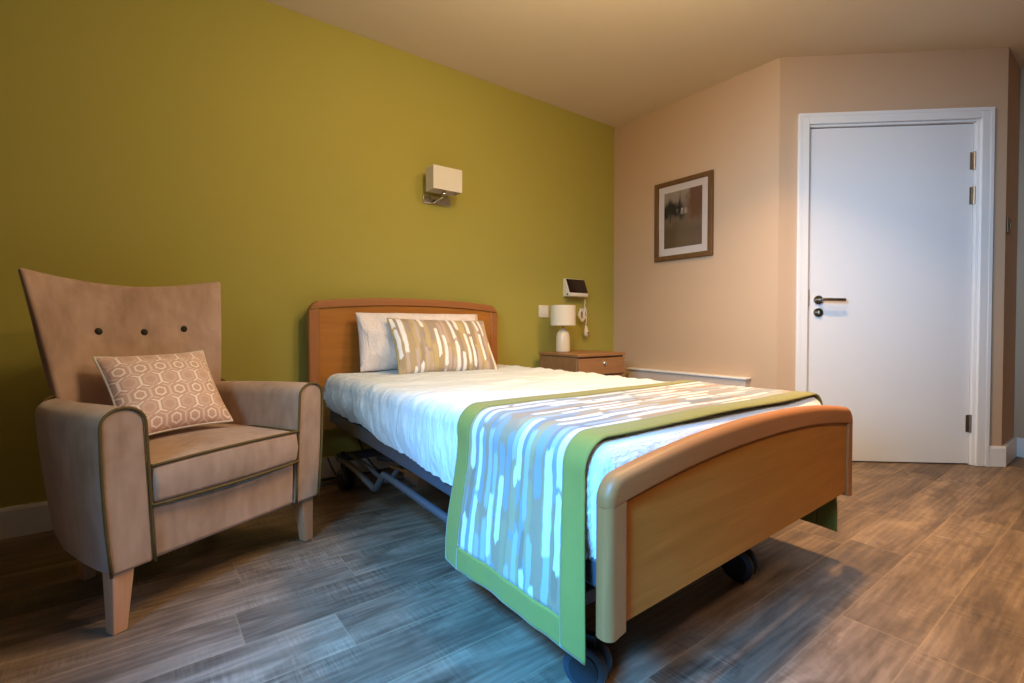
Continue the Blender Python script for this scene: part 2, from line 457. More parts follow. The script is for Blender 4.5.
# low boxing along the beige wall
t1 = MB().box(-.062, -.001, -1.115, -.20, .118, .478).build('trim_1', M['boxing'], bevel=.003)
struct(t1)
MB().box(-.072, -.001, -1.125, -.19, .478, .492).build('ledge', M['white'], t1, bevel=.004)

# door
dl = dbox(MB(), .181, 1.088, -.060, -.018, .006, 1.982).build('door_1', M['door'], bevel=.002); struct(dl)
fr = MB()
def arch(s0, s1, z0, z1):
    dbox(fr, s0, s1, 0, .018, z0, z1)
# architrave (outer moulding) and lining
AO0, AO1, AZ = .103, 1.170, 2.06
arch(AO0, .165, 0, AZ); arch(1.104, AO1, 0, AZ); arch(.165, 1.104, AZ - .062, AZ)
arch_lip = MB()
for s0, s1, z0, z1 in ((AO0, AO0 + .02, 0, AZ), (AO1 - .02, AO1, 0, AZ), (AO0 + .02, AO1 - .02, AZ - .02, AZ)):
    dbox(arch_lip, s0, s1, .018, .0205, z0, z1)
fr.build('architrave', M['white'], dl, bevel=.004)
arch_lip.build('architrave_lip', M['white'], dl, bevel=.003)
li = MB()
dbox(li, .130, .178, -.11, 0, 0, 2.02); dbox(li, 1.091, 1.150, -.11, 0, 0, 2.02); dbox(li, .178, 1.091, -.11, 0, 1.986, 2.02)
li.build('door_frame', M['white'], dl, bevel=.002)
hd = MB()
def dly(s, z, d0, d1, r, mb, seg=24):
    vs = []; fs = []
    for d in (d0, d1):
        for k in range(seg):
            a = 2 * PI * k / seg; vs.append(door_pt(s + r * math.cos(a), d, z + r * math.sin(a)))
    for k in range(seg):
        l = (k + 1) % seg; fs.append((k, l, seg + l, seg + k))
    fs += [tuple(range(seg))[::-1], tuple(range(seg, 2 * seg))]; mb.add(vs, fs)
dly(.238, .967, -.018, -.008, .026, hd); dly(.238, .967, -.008, .036, .0095, hd, 16)
hd.tube([door_pt(.238, .034, .967), door_pt(.265, .040, .967), door_pt(.30, .040, .966), door_pt(.362, .038, .965)], .0095, 12)
hd.build('door_handle', M['chrome'], dl, smooth=True)
es = MB(); dly(.238, .892, -.018, -.008, .026, es); dly(.238, .892, -.008, -.001, .013, es, 16)
dbox(es, .234, .242, -.001, .008, .882, .902)
es.build('thumb_turn', M['chrome'], dl, smooth=True)
for z in (1.767, 1.567, .242):
    h = MB(); dbox(h, 1.069, 1.089, -.0185, -.0155, z - .05, z + .05)
    h.tube([door_pt(1.0895, -.010, z - .052), door_pt(1.0895, -.010, z + .052)], .0075, 12)
    h.build('hinge', M['chrome'], dl, smooth=True)
# strike plate on the frame
sp = MB(); dbox(sp, .1755, .1795, -.017, .0005, .93, 1.03); sp.build('strike_plate', M['chrome'], dl)

# switch on the short corridor wall
sw = thing('light_switch', 'small metal switch plate on the narrow wall right of the white door', 'switch', (1.0, C3.y, 1.395))
MB().box(-.043, .043, -.008, -.0005, -.045, .045).build('plate', M['bronze'], sw, bevel=.003)
MB().box(-.008, .008, -.014, -.008, -.016, .016).build('rocker', M['bronze'], sw, bevel=.002)

# ------------------------------------------------------------------ bed
BX = -1.787; BY0 = -.06
bed = thing('hospital_bed', 'wooden profiling care bed on castors with arched headboard and footboard', 'bed', (BX, 0, 0))
def arch_top(x, hw, zc, drop, rc, p=2.2):
    """height of an arched board with rounded shoulders at offset x from its centre"""
    z = zc - drop * abs(x / hw) ** p
    d = hw - abs(x)
    if d < rc: z -= rc - math.sqrt(max(0, rc * rc - (rc - d) ** 2))
    return z
def board_poly(hw, z0, zc, drop, rc, n=60, inset=0):
    pts = [(-hw, z0), (hw, z0)]
    xs = []
    for i in range(n + 1):
        a = PI * i / n; xs.append(hw * math.cos(a))
    return pts + [(x, arch_top(x, hw, zc, drop, rc)) for x in xs][0:]
def band_poly(hw, zc, drop, rc, h, hw2=None, n=60):
    """arched cap: outer arch above, inner seam curve below"""
    up = [(hw * math.cos(PI * i / n), arch_top(hw * math.cos(PI * i / n), hw, zc, drop, rc)) for i in range(n + 1)]
    lo = [(hw * math.cos(PI * i / n), min(arch_top(hw * math.cos(PI * i / n), hw, zc - h, drop, .001), 99)) for i in range(n + 1)]
    up = [(a, max(z, l[1] + .002)) for (a, z), l in zip(up, lo)]
    return up + lo[::-1]
def cap_board(hw, zc, drop, rc, h, y0, y1, r, parent, n=72):
    """arched cap whose outer edge is rounded front and back, flush with the stiles at its ends"""
    seam = lambda x: arch_top(x, hw, zc - h, drop, .0001)
    zs = zc - h - drop
    path = [Vector((hw, zs))]
    for i in range(n + 1):
        x = hw * math.cos(PI * i / n); path.append(Vector((x, max(zs + .001, arch_top(x, hw, zc, drop, rc)))))
    path.append(Vector((-hw, zs)))
    K = 6; rings = []
    for i, p in enumerate(path):
        a, b_ = path[max(0, i - 1)], path[min(len(path) - 1, i + 1)]
        t = (b_ - a).normalized(); nin = Vector((-t.y, t.x))       # path runs right to left over the top: inward is below
        if i in (0, 1): nin = Vector((-1, 0))
        if i in (len(path) - 1, len(path) - 2): nin = Vector((1, 0))
        lx = max(-(hw - r), min(hw - r, p.x)); lz = seam(lx)
        ring = [(lx, y0, lz)]
        for k in range(K + 1):
            th = PI / 2 * k / K
            q = p + nin * (r * (1 - math.sin(th))); ring.append((q.x, y0 + r * (1 - math.cos(th)), max(q.y, zs)))
        for k in range(K + 1):
            th = PI / 2 * (1 - k / K)
            q = p + nin * (r * (1 - math.sin(th))); ring.append((q.x, y1 - r * (1 - math.cos(th)), max(q.y, zs)))
        ring.append((lx, y1, lz)); rings.append(ring)
    m = len(rings[0]); vs = [q for rg in rings for q in rg]; fs = []
    for i in range(len(rings) - 1):
        for k in range(m):
            l = (k + 1) % m; fs.append((i * m + k, i * m + l, (i + 1) * m + l, (i + 1) * m + k))
    fs += [tuple(range(m)), tuple((len(rings) - 1) * m + k for k in range(m))[::-1]]
    return MB().add(vs, fs).build('cap', M['oakcap'], parent, smooth=True, weld=.00005)
# headboard
hb = MB(); hw = .578; zc = .966; dr = .030; rc = .062; ch = .041
hb_p = [( -hw + .05, .28), (hw - .05, .28)] + [(x, arch_top(x, hw, zc - ch, dr, .001)) for x in [ (hw - .05) * math.cos(PI * i / 40) for i in range(41)]]
hbo = hb.prism(hb_p, -.094, -.066).build('headboard', M['oak'], bed); hbo.location = (-.005, 0, 0)
cap_board(hw, zc, dr, rc, ch - .0015, -.103, -.056, .008, hbo)
for s in (-1, 1):
    x0, x1 = sorted((s * hw, s * (hw - .056)))
    st = MB().prism([(x0, .26), (x1, .26), (x1, arch_top(x1, hw, zc - ch, dr, .001) - .001), (x0, arch_top(x0, hw, zc - ch, dr, .001) - .001)], -.101, -.058)
    st.build('stile', M['oakv'], hbo, bevel=.008, bseg=3)
# footboard
fw = .6275; fzc = .582; fdr = .047; frc = .044; fch = .052
fp = [(-fw + .03, .258), (fw - .03, .258)] + [(x, arch_top(x, fw, fzc - fch, fdr, .001) - .0008) for x in [(fw - .03) * math.cos(PI * i / 40) for i in range(41)]]
fbo = MB().prism(fp, -2.0625, -2.040).build('footboard', M['oak'], bed); fbo.location = (-.0074, .0157, 0); fbo.rotation_euler = (0, 0, math.radians(1.5))
cap_board(fw, fzc, fdr, frc, fch - .0004, -2.0708, -2.0297, .017, fbo)
for s in (-1, 1):
    # stile: plan with rounded outer corners, run up to the cap seam
    r = .017; xo = fw; xi = fw - .048
    plan = [(xi, -2.0705), (xi, -2.030)]
    plan += [(xo - r + r * math.sin(a), -2.030 - r + r * math.cos(a)) for a in [PI / 2 * i / 6 for i in range(7)]]
    plan += [(xo - r + r * math.cos(a), -2.0705 + r - r * math.sin(a)) for a in [PI / 2 * i / 6 for i in range(7)]]
    n = len(plan)
    vs = [(s * x, y, .240 + (.006 if x < xi + .001 else 0)) for x, y in plan] + [(s * x, y, arch_top(x, fw, fzc - fch, fdr, .001) - .0008) for x, y in plan]
    MB().add(vs, [tuple(range(n))[::-1], tuple(range(n, 2 * n))] + [(i, (i + 1) % n, n + (i + 1) % n, n + i) for i in range(n)]).build('stile', M['oakv'], fbo, smooth=True)
# platform: side rails, cross members and slats
for s in (-1, 1):
    r = MB()
    xa, xb = s * .470, s * .497
    for (p, q) in (((xa, -.105, .352), (xb, -2.03, .305)),):
        h = .060; w = .028
        vs = []
        for (x, y, z) in (p, q):
            vs += [(x - w / 2, y, z - h / 2), (x + w / 2, y, z - h / 2), (x + w / 2, y, z + h / 2), (x - w / 2, y, z + h / 2)]
        r.add(vs, [(0, 1, 2, 3), (7, 6, 5, 4), (0, 4, 5, 1), (1, 5, 6, 2), (2, 6, 7, 3), (3, 7, 4, 0)])
    r.build('side_rail', M['rail'], bed, bevel=.006)
pl = MB()
for i in range(9):
    y = -.22 - i * .21
    z = .352 + (.305 - .352) * (-y - .105) / 1.925 + .008
    pl.box(-.485, .485, y - .03, y + .03, z - .010, z + .012)
pl.build('slats', M['rail'], bed)
MB().box(-.40, -.36, -1.85, -.2, .262, .288).box(.36, .40, -1.85, -.2, .262, .288).build('inner_frame', M['rail'], bed, bevel=.004)
# lower chassis: bent tubes, cross bars
for s in (-1, 1):
    pts = catmull([(s * .463, -.16, .150), (s * .463, -.38, .147), (s * .463, -.60, .124), (s * .463, -.665, .124), (s * .463, -.745, .192), (s * .463, -.80, .204), (s * .463, -1.25, .190), (s * .463, -1.86, .178)], 6)
    MB().tube(pts, .0135, 10).build('chassis_tube', M['tubem'], bed, smooth='all')
    pts = catmull([(s * .415, -.20, .165), (s * .415, -.42, .160), (s * .415, -.62, .145), (s * .415, -.70, .16), (s * .415, -.80, .235)], 6)
    MB().tube(pts, .010, 8).build('brace', M['tubem'], bed, smooth='all')
for y, z in ((-.19, .152), (-1.84, .178)):
    MB().box(-.475, .475, y - .022, y + .022, z - .018, z + .018).build('cross_bar', M['rail'], bed, bevel=.004)
for s in (-1, 1):
    MB().tube([(s * .30, -.30, .15), (s * .30, -1.15, .30)], .016, 8).build('lift_arm', M['rail'], bed, smooth=True)
    MB().tube([(s * .30, -1.75, .17), (s * .30, -.95, .30)], .016, 8).build('lift_arm', M['rail'], bed, smooth=True)
MB().tube([(-.02, -.50, .20), (-.02, -.85, .23)], .032, 12).box(-.06, .02, -1.02, -.85, .17, .29).tube([(-.02, -1.02, .235), (-.02, -1.35, .27)], .012, 8).build('motor', M['dark'], bed, smooth=True)
MB().box(-.44, -.40, -1.02, -.90, .215, .26).tube([(-.42, -.9, .24), (-.42, -.72, .225)], .008, 8).build('actuator', M['chrome'], bed, smooth=True)
def castor(x, y, rot):
    R = .050
    c = MB(); cs, sn = math.cos(rot), math.sin(rot)
    def place(sub): return [(p[0] * cs - p[1] * sn, p[0] * sn + p[1] * cs, p[2]) for p in sub.v]
    sub = MB().box(-.008, .008, -.018, .035, .01, .068).lathe([(.012, .05), (.012, .130)], (0, .025, 0), 14)
    sub.lathe([(.043, -.002), (.043, .002)], (0, 0, 0), 20, 'x')
    ro = MB().add(place(sub), sub.f).build('castor', M['dark'], bed, smooth=True)
    ro.location = (x, y, R)
    for d in (-.020, .020):
        sub = MB().lathe([(.004, -.010), (R - .008, -.010), (R, -.006), (R, .006), (R - .008, .010), (.004, .010)], (d, 0, 0), 28, 'x')
        MB().add(place(sub), sub.f).build('wheel', M['wheelm'], ro, smooth=True)
        o = math.copysign(.0115, d)
        sub = MB().lathe([(.001, -.002), (.034, -.002), (.034, .002), (.001, .002)], (d + o, 0, 0), 24, 'x')
        MB().add(place(sub), sub.f).build('hub_cap', M['dark'], ro, smooth=True)
castor(-.443, -1.885, .45); castor(.285, -1.85, .15); castor(-.443, -.22, .2); castor(.40, -.22, -.3)

# mattress, sheet
MX0, MX1, MY0, MY1 = -2.305, -1.182, -.118, -1.988
MTOP = .568
mt = MB().box(MX0 + .02, MX1 - .02, MY1 + .012, MY0 - .005, .375, MTOP - .012).build('mattress', M['matt'], bevel=.05, bseg=5)
tag(mt, 'grey mattress just showing beneath the white sheet behind the footboard', 'mattress')

RS = .055       # shoulder radius
def drape(s, t, extra=0.0, dropx=.22, wr=1.0, hemf=None):
    """s,t: flat cloth coords measured from mattress centre; returns a point on the draped cloth"""
    cx, cy = (MX0 + MX1) / 2, (MY0 + MY1) / 2
    hx, hy = (MX1 - MX0) / 2 - RS, (MY0 - MY1) / 2 - RS
    ex = max(0, abs(s) - hx); ey = max(0, abs(t) - hy)
    d = math.hypot(ex, ey)
    if d > 0: dx, dy = math.copysign(ex, s) / d, math.copysign(ey, t) / d
    else: dx = dy = 0
    mx = dropx
    d = min(d, mx)
    R = RS + extra
    if d < R * PI / 2: o, dz = R * math.sin(d / R), R * (1 - math.cos(d / R))
    else: o, dz = R, R + (d - R * PI / 2)
    bx, by = cx + max(-hx, min(hx, s)), cy + max(-hy, min(hy, t))
    p = Vector((bx + dx * o, by + dy * o, MTOP + extra - dz))
    # normal
    an = min(d / R, PI / 2); nrm = Vector((dx * math.sin(an), dy * math.sin(an), math.cos(an)))
    return p, nrm, d, dx, dy
def sheet_wr(p, d, dx, dy):
    """wrinkle height of the sheet"""
    top = 1 - sm(.0, .09, d); side = sm(.03, .12, d)
    w = 0
    w += top * (.010 * mn.noise(Vector((p.x * 2.2, p.y * 9, 0))) + .0105 * mn.noise(Vector((p.x * 4 + 3, p.y * 24 + p.x * 3, 1))) + .006 * mn.noise(Vector((p.x * 2.5, p.y * 2.5, 5))))
    al = p.y * abs(dx) + p.x * abs(dy)
    q = al + .35 * (MTOP - p.z)
    w += side * (.014 * mn.noise(Vector((q * 11, p.z * 3, 2))) + .0095 * mn.noise(Vector((q * 30, p.z * 5, 3))) + .005 * mn.noise(Vector((al * 60, p.z * 12, 6))))
    return w
def hem(p):  # how far the sheet side tucks in and how its hem falls towards the foot
    return sm(0, 1, (-p.y - .2) / 1.5)
sh = MB()
NS, NTT = 170, 260
SD = .235
hx, hy = (MX1 - MX0) / 2 - RS, (MY0 - MY1) / 2 - RS
def sfn(a, b):
    s = (a * 2 - 1) * (hx + SD); t = (b * 2 - 1) * (hy + SD)
    p, nr, d, dx, dy = drape(s, t, 0, SD)
    p = p + nr * (.004 + sheet_wr(p, d, dx, dy))
    below = max(0, d - RS * PI / 2) / (SD - RS * PI / 2)
    k = hem(p)
    # head end: hem shorter and tucked in, foot end: longer
    z = p.z
    if below > 0:
        z = (MTOP - RS) - below * ((SD - RS * PI / 2) * (.83 + .42 * k) + .010 * mn.noise(Vector((p.x * 3, p.y * 4, 7))))
        tuck = below ** 2 * .022 * (1.3 - k) - math.sin(below * PI) * .010
        p.x -= dx * tuck; p.y -= dy * tuck * .4
    p.z = z
    if p.y < MY1 - .004: p.y = MY1 - .004
    return p
def skeep(a, b):
    s = abs((a * 2 - 1) * (hx + SD)); t = abs((b * 2 - 1) * (hy + SD))
    return math.hypot(max(0, s - hx), max(0, t - hy)) < SD * 1.0
sh.grid(NS, NTT, sfn, None, skeep)
sheet = sh.build('bed_sheet', M['sheet'], None, smooth='all')
tag(sheet, 'wrinkled white cotton sheet covering the bed and hanging over its side', 'sheet')

# runner
def mk_runner():
    RY0, RY1 = -1.462, -1.963      # head edge, foot edge
    BD = .062
    cx, cy = (MX0 + MX1) / 2, (MY0 + MY1) / 2
    root = thing('bed_runner', 'patterned bed runner with lime green border laid across the foot of the bed', 'bed runner', (cx, (RY0 + RY1) / 2, MTOP))
    base = Vector(root.location)
    dl_, dr_ = .462, .508      # drop lengths (beyond flat top) left/right
    S0, S1 = -hx - dl_, hx + dr_
    def pt(s, yy, lift=0.0):
        t = yy - cy
        tt = max(-hy - .03, min(hy, t))
        ex = max(0, abs(s) - hx)
        p, nr, d, dx, dy = drape(s, 0, .006, 9)
        p.y = yy
        # foot edge follows the sheet's roll-off a little
        over = max(0, -t - hy)
        side = sm(.02, .14, ex)
        p.z -= (1 - side) * (over ** 2) * 5.0
        w = (1 - side) * (.006 * mn.noise(Vector((p.x * 2.5, yy * 2.5, 5))) + .003 * mn.noise(Vector((p.x * 3, yy * 10, 8))) + .003)
        w += side * (.010 * mn.noise(Vector((yy * 8, p.z * 1.5, 11))) + .004 * mn.noise(Vector((yy * 20, p.z * 3, 12))))
        p += nr * (w + .006 + lift)
        if side > 0:
            p.x += dx * (.022 * sm(.08, .42, ex)) * (1 if s < 0 else 2.6)
            # skew of hanging part: hem spreads slightly
            p.y += (yy - (RY0 + RY1) / 2) * .11 * sm(.1, .45, ex) + (.006 * sm(.1, .45, ex) if s < 0 else 0)
            p.z += .012 * mn.noise(Vector((yy * 4, 1.3, 4))) * sm(.3, .45, ex)
        return p - base
    pan = MB()
    def fn(a, b):
        s = S0 + BD + a * (S1 - S0 - 2 * BD); y = RY1 + BD + b * (RY0 - RY1 - 2 * BD); return pt(s, y)
    pan.grid(220, 50, fn, lambda a, b: (b * .40, a * (S1 - S0)))
    pan.build('panel', M['strokes'], root, smooth='all', solid=.003)
    bd = MB()
    # four strips of border, overlapping the panel edge by a hair
    bd.grid(240, 9, lambda a, b: pt(S0 + a * (S1 - S0), RY1 + b * BD, .0015))
    bd.grid(240, 9, lambda a, b: pt(S0 + a * (S1 - S0), RY0 - BD + b * BD, .0015))
    bd.grid(9, 50, lambda a, b: pt(S0 + a * BD, RY1 + BD + b * (RY0 - RY1 - 2 * BD), .0015))
    bd.grid(9, 50, lambda a, b: pt(S1 - BD + a * BD, RY1 + BD + b * (RY0 - RY1 - 2 * BD), .0015))
    bd.build('border', M['border'], root, smooth='all', solid=.004, weld=.0005)
    return root
mk_runner()

# pillows -----------------------------------------------------------
def cushion(mb, W, Hh, T, pin=.06, n=28, corner=.10, p=2.2, pw=.5, tilt=0, lump=0, seed=0):
    """inflated cushion in the XZ plane, front towards -Y, centred at origin"""
    def xy(u, v):
        x = W / 2 * u * (1 - pin * (1 - v * v) * abs(u)); z = Hh / 2 * v * (1 - pin * (1 - u * u) * abs(v))
        return x, z
    for sd in (-1, 1):
        def fn(a, b, sd=sd):
            u = math.sin((a * 2 - 1) * PI / 2); v = math.sin((b * 2 - 1) * PI / 2)
            x, z = xy(u, v)
            th = T / 2 * (max(0, 1 - abs(u) ** p) ** pw) * (max(0, 1 - abs(v) ** p) ** pw)
            if lump:
                th *= 1 + lump * mn.noise(Vector((x * 9 + seed, z * 9, sd)))
            return (x, sd * th, z)
        mb.grid(n, n, fn, lambda a, b: (W * (.5 + .5 * math.sin((a * 2 - 1) * PI / 2)), Hh * (.5 + .5 * math.sin((b * 2 - 1) * PI / 2))))
    per = []
    m = 24
    for i in range(m): per.append(xy(-1 + 2 * i / m, -1))
    for i in range(m): per.append(xy(1, -1 + 2 * i / m))
    for i in range(m): per.append(xy(1 - 2 * i / m, 1))
    for i in range(m): per.append(xy(-1, 1 - 2 * i / m))
    return [(x, 0, z) for x, z in per]
# white pillow leaning on the headboard
pw = thing('pillow', 'plain white pillow propped against the headboard behind the patterned one', 'pillow', (-1.79, -.205, .731))
m = MB(); cushion(m, .73, .31, .15, .02, 34, lump=.65, seed=2, p=3)
po = m.build('pillow_case', M['pillow'], pw, smooth='all', weld=.0006)
pw.rotation_euler = (math.radians(-14), 0, math.radians(-2))
# patterned pillow
pp = thing('bolster_pillow', 'oblong brush-stroke patterned pillow with tan piping leaning on the white pillow', 'pillow', (-1.742, -.356, .706))
m = MB(); per = cushion(m, .578, .325, .135, .045, 34, lump=.12, seed=5)
m.build('pillow_case', M['strokes2'], pp, smooth='all', weld=.0006)
MB().tube(per, .0045, 6, closed=True).build('piping', M['gpiping'], pp, smooth='all')
pp.rotation_euler = (math.radians(-32), math.radians(1.0), math.radians(-2))

# ------------------------------------------------------------------ armchair
CHM = Vector((-2.8145, -.857, 0)); CRZ = math.atan2(.463, .887)
arm = thing('armchair', 'taupe velvet wing armchair with olive piping and tapered beech legs', 'armchair', CHM, CRZ)
# local: x right, y = -v (front at negative y)
def arm_section(uc, w, z0, z1, lean, n=10):
    pts = [(uc - w / 2 , z0), ]
    r = w / 2
    pts = [(uc - w / 2 + 0, z0), (uc + w / 2, z0)]
    for i in range(n + 1):
        a = PI * i / n
        pts.append((uc + r * math.cos(a), z1 - r * .82 + r * .82 * math.sin(a)))
    h = z1 - z0
    return [(x + lean * (z - z0) / h + 0, z) for x, z in pts]
def subdiv_section(pts):
    # add points along straight sides for smooth flare
    a, b = pts[0], pts[1]; top = pts[2:]
    right = [(b[0] + (top[0][0] - b[0]) * k / 6, b[1] + (top[0][1] - b[1]) * k / 6) for k in range(1, 6)]
    left = [(top[-1][0] + (a[0] - top[-1][0]) * k / 6, top[-1][1] + (a[1] - top[-1][1]) * k / 6) for k in range(1, 6)]
    return [a, b] + right + top + left
for s in (-1, 1):
    ab = MB(); secs = []
    st = [(-.030, -.294, .106, .598), (.04, -.294, .108, .598), (.15, -.291, .108, .596), (.27, -.283, .108, .592), (.36, -.264, .108, .590), (.42, -.252, .104, .588), (.445, -.246, .098, .586)]
    for (y, uc, w, zt) in st:
        sec = subdiv_section(arm_section(uc + .022 * sm(.0, .44, y) * 1.0, w, .163, zt, -.022 - .024 * sm(0, .44, y)))
        # outward bulge of the outer face at mid height
        sec = [((x - .006 * math.sin(PI * min(1, (z - .163) / .43))) if x < uc - .02 - .022 * (z - .163) / .435 else x, z) for x, z in sec]
        secs.append([(-s * x, y, z) for x, z in sec])
    n = len(secs[0]); vs = [p for q in secs for p in q]; fs = []
    for i in range(len(secs) - 1):
        for k in range(n): l = (k + 1) % n; fs.append((i * n + k, i * n + l, (i + 1) * n + l, (i + 1) * n + k))
    fs += [tuple(range(n)), tuple((len(secs) - 1) * n + k for k in range(n))[::-1]]
    ao = ab.add(vs, fs).build('arm', M['velvet'], arm, bevel=.010, bseg=3, angle=50)
    f0 = secs[0]
    loop = f0[1:] + [f0[0]]
    MB().tube([(x, y - .002, z) for x, y, z in loop], .0043, 8).build('piping', M['piping'], ao, smooth='all')
    MB().tube(catmull([(s * .306, .448, .548), (s * .300, .440, .578), (s * .276, .436, .594), (s * .243, .436, .594), (s * .214, .436, .570)], 5), .005, 8).build('back_piping', M['piping'], ao, smooth='all')
# front rail / base
fb = MB()
fb.box(-.244, .244, -.022, .46, .163, .318)
fb.build('seat_base', M['velvet'], arm, bevel=.014, bseg=3)
# seat cushion
sc_ = MB()
nx, ny = 15, 13
def seat_pt(a, b, top):
    x = -.246 + .492 * a; y = -.036 + .49 * b
    y -= .014 * math.sin(PI * a) * (1 - b)
    crown = .022 * math.sin(PI * a) ** .8 * math.sin(PI * min(1, b * .9 + .1)) ** .8
    if top: return (x, y, .428 + crown)
    return (x, y, .322)
sc_.grid(nx, ny, lambda a, b: seat_pt(a, b, True)).grid(nx, ny, lambda a, b: seat_pt(a, b, False))
edge = [(i / (nx - 1), 0) for i in range(nx)] + [(1, j / (ny - 1)) for j in range(1, ny)] + [(1 - i / (nx - 1), 1) for i in range(1, nx)] + [(0, 1 - j / (ny - 1)) for j in range(1, ny - 1)]
tv = [seat_pt(a, b, True) for a, b in edge]; bv = [seat_pt(a, b, False) for a, b in edge]
mid = []
for k, (p, q) in enumerate(zip(tv, bv)):
    mid.append(((p[0]), (p[1] - (.010 if edge[k][1] == 0 else 0)), (p[2] + q[2]) / 2))
n = len(edge)
sc_.add(tv + mid + bv, [(i, (i + 1) % n, n + (i + 1) % n, n + i) for i in range(n)] + [(n + i, n + (i + 1) % n, 2 * n + (i + 1) % n, 2 * n + i) for i in range(n)])
so = sc_.build('seat_cushion', M['velvet'], arm, bevel=.012, bseg=3, weld=.0005, angle=40)
MB().tube([(x, y - .001, z + .001) for x, y, z in tv], .0042, 8, closed=True).tube([(x, y - .003, z - .001) for x, y, z in bv], .0045, 8, closed=True).build('piping', M['piping'], so, smooth='all')
# back
bk = MB(); NA, NB = 15, 11
def back_pt(a, b, back):
    u = a * 2 - 1
    zt = .957 + .040 * abs(u) ** 1.7 + .004 * u
    z = .19 + (zt - .19) * b
    hwid = .250 + .076 * max(0, b - .3) / .7
    vc = .405 + .125 * b ** 1.7          # recline
    y = vc - .034 * abs(u) ** 2.4 * (.35 + .65 * b)
    if back: y += .085 * (1 - .45 * abs(u) ** 3) * (1 - .35 * sm(.6, 1, b))
    # button dimples pull the front in
    if not back:
        for bu in (-.41, .075, .54):
            d2 = ((u - bu) * hwid) ** 2 + (z - .790) ** 2
            y += .014 * math.exp(-d2 / .0011)
        y -= .012 * math.exp(-((z - .55) / .13) ** 2) * (1 - u * u)
    return (u * hwid, y, z)
NA, NB = 41, 45
bk.grid(NA, NB, lambda a, b: back_pt(a, b, False)).grid(NA, NB, lambda a, b: back_pt(a, b, True))
edge = [(i / (NA - 1), 0) for i in range(NA)] + [(1, j / (NB - 1)) for j in range(1, NB)] + [(1 - i / (NA - 1), 1) for i in range(1, NA)] + [(0, 1 - j / (NB - 1)) for j in range(1, NB - 1)]
n = len(edge); bk.add([back_pt(a, b, 0) for a, b in edge] + [back_pt(a, b, 1) for a, b in edge], [(i, (i + 1) % n, n + (i + 1) % n, n + i) for i in range(n)])
bo = bk.build('backrest', M['velvet'], arm, bevel=.016, bseg=4, weld=.0004, angle=40)
for bu in (-.41, .075, .54):
    b01 = (.79 - .19) / (.96 - .19); p = back_pt((bu + 1) / 2, b01, False)
    prof = [(.001, -.007), (.008, -.006), (.0125, 0), (.0125, .003), (.001, .004)]
    MB().lathe(prof, (p[0], p[1] - .003, p[2]), 16, 'y').build('button', M['button'], bo, smooth='all')
def leg(x, y, sx, sy):
    l = MB(); t, b_ = .0265, .0175
    vs = []
    for z, h, o in ((0, b_, .012), (.168, t, 0)):
        cxx, cyy = x + sx * o, y + sy * o
        vs += [(cxx - h, cyy - h, z), (cxx + h, cyy - h, z), (cxx + h, cyy + h, z), (cxx - h, cyy + h, z)]
    l.add(vs, [(3, 2, 1, 0), (4, 5, 6, 7), (0, 1, 5, 4), (1, 2, 6, 5), (2, 3, 7, 6), (3, 0, 4, 7)])
    l.build('leg', M['beech'], arm, bevel=.003)
leg(-.312, .008, -.6, -.3); leg(.306, .008, 1, -.3); leg(-.20, .40, -.4, 1); leg(.20, .40, .4, 1)

arm.scale = (.976, 1, 1)
# cushion on the chair
cu = thing('scatter_cushion', 'blush pink cushion with pale trellis pattern leaning on the taupe armchair', 'cushion')
m = MB(); per = cushion(m, .335, .308, .125, .07, 30, p=2.4, lump=.08, seed=9)
m.build('cushion_cover', M['hex'], cu, smooth='all', weld=.0005)
MB().tube(per, .004, 6, closed=True).build('piping', M['shade'], cu, smooth='all')
loc = Vector((-.020, .286, .589))
cu.location = CHM + Matrix.Rotation(CRZ, 3, 'Z') @ loc
cu.rotation_euler = (math.radians(-36), math.radians(-1), CRZ + math.radians(-4))

# ------------------------------------------------------------------ bedside cabinet
NX0, NX1, NY0, NY1 = -.843, -.388, -.452, -.060
ncx, ncy = (NX0 + NX1) / 2, (NY0 + NY1) / 2
ns = thing('bedside_cabinet', 'small walnut-brown bedside cabinet with drawer in the corner behind the bed', 'bedside cabinet', (ncx, ncy, 0))
hwx, hwy = (NX1 - NX0) / 2, (NY1 - NY0) / 2
MB().box(-hwx + .006, hwx - .006, -hwy + .022, hwy - .004, .05, .610).build('body', M['walnut'], ns, bevel=.003)
MB().box(-hwx, hwx, -hwy, hwy, .612, .632).build('top', M['walnut'], ns, bevel=.004)
MB().box(-hwx + .03, hwx - .03, -hwy + .05, hwy - .02, 0, .05).build('plinth', M['walnut'], ns)
dr1 = MB().box(-hwx + .008, hwx - .008, -hwy + .004, -hwy + .021, .492, .600).build('drawer', M['walnut'], ns, bevel=.003)
dr2 = MB().box(-hwx + .008, hwx - .008, -hwy + .004, -hwy + .021, .06, .478).build('door', M['walnut'], ns, bevel=.003)
MB().lathe([(.015, 0), (.015, -.008), (.009, -.013), (.001, -.013)], (.018, -hwy + .004, .566), 18, 'y').build('lock', M['chrome2'], dr1, smooth=True)
MB().box(-.09, .09, -hwy + .0025, -hwy + .006, .484, .494).build('finger_pull', M['dark'], dr1)
MB().box(-.01, .01, -hwy - .014, -hwy + .004, .33, .44).build('handle', M['chrome'], dr2, bevel=.004)

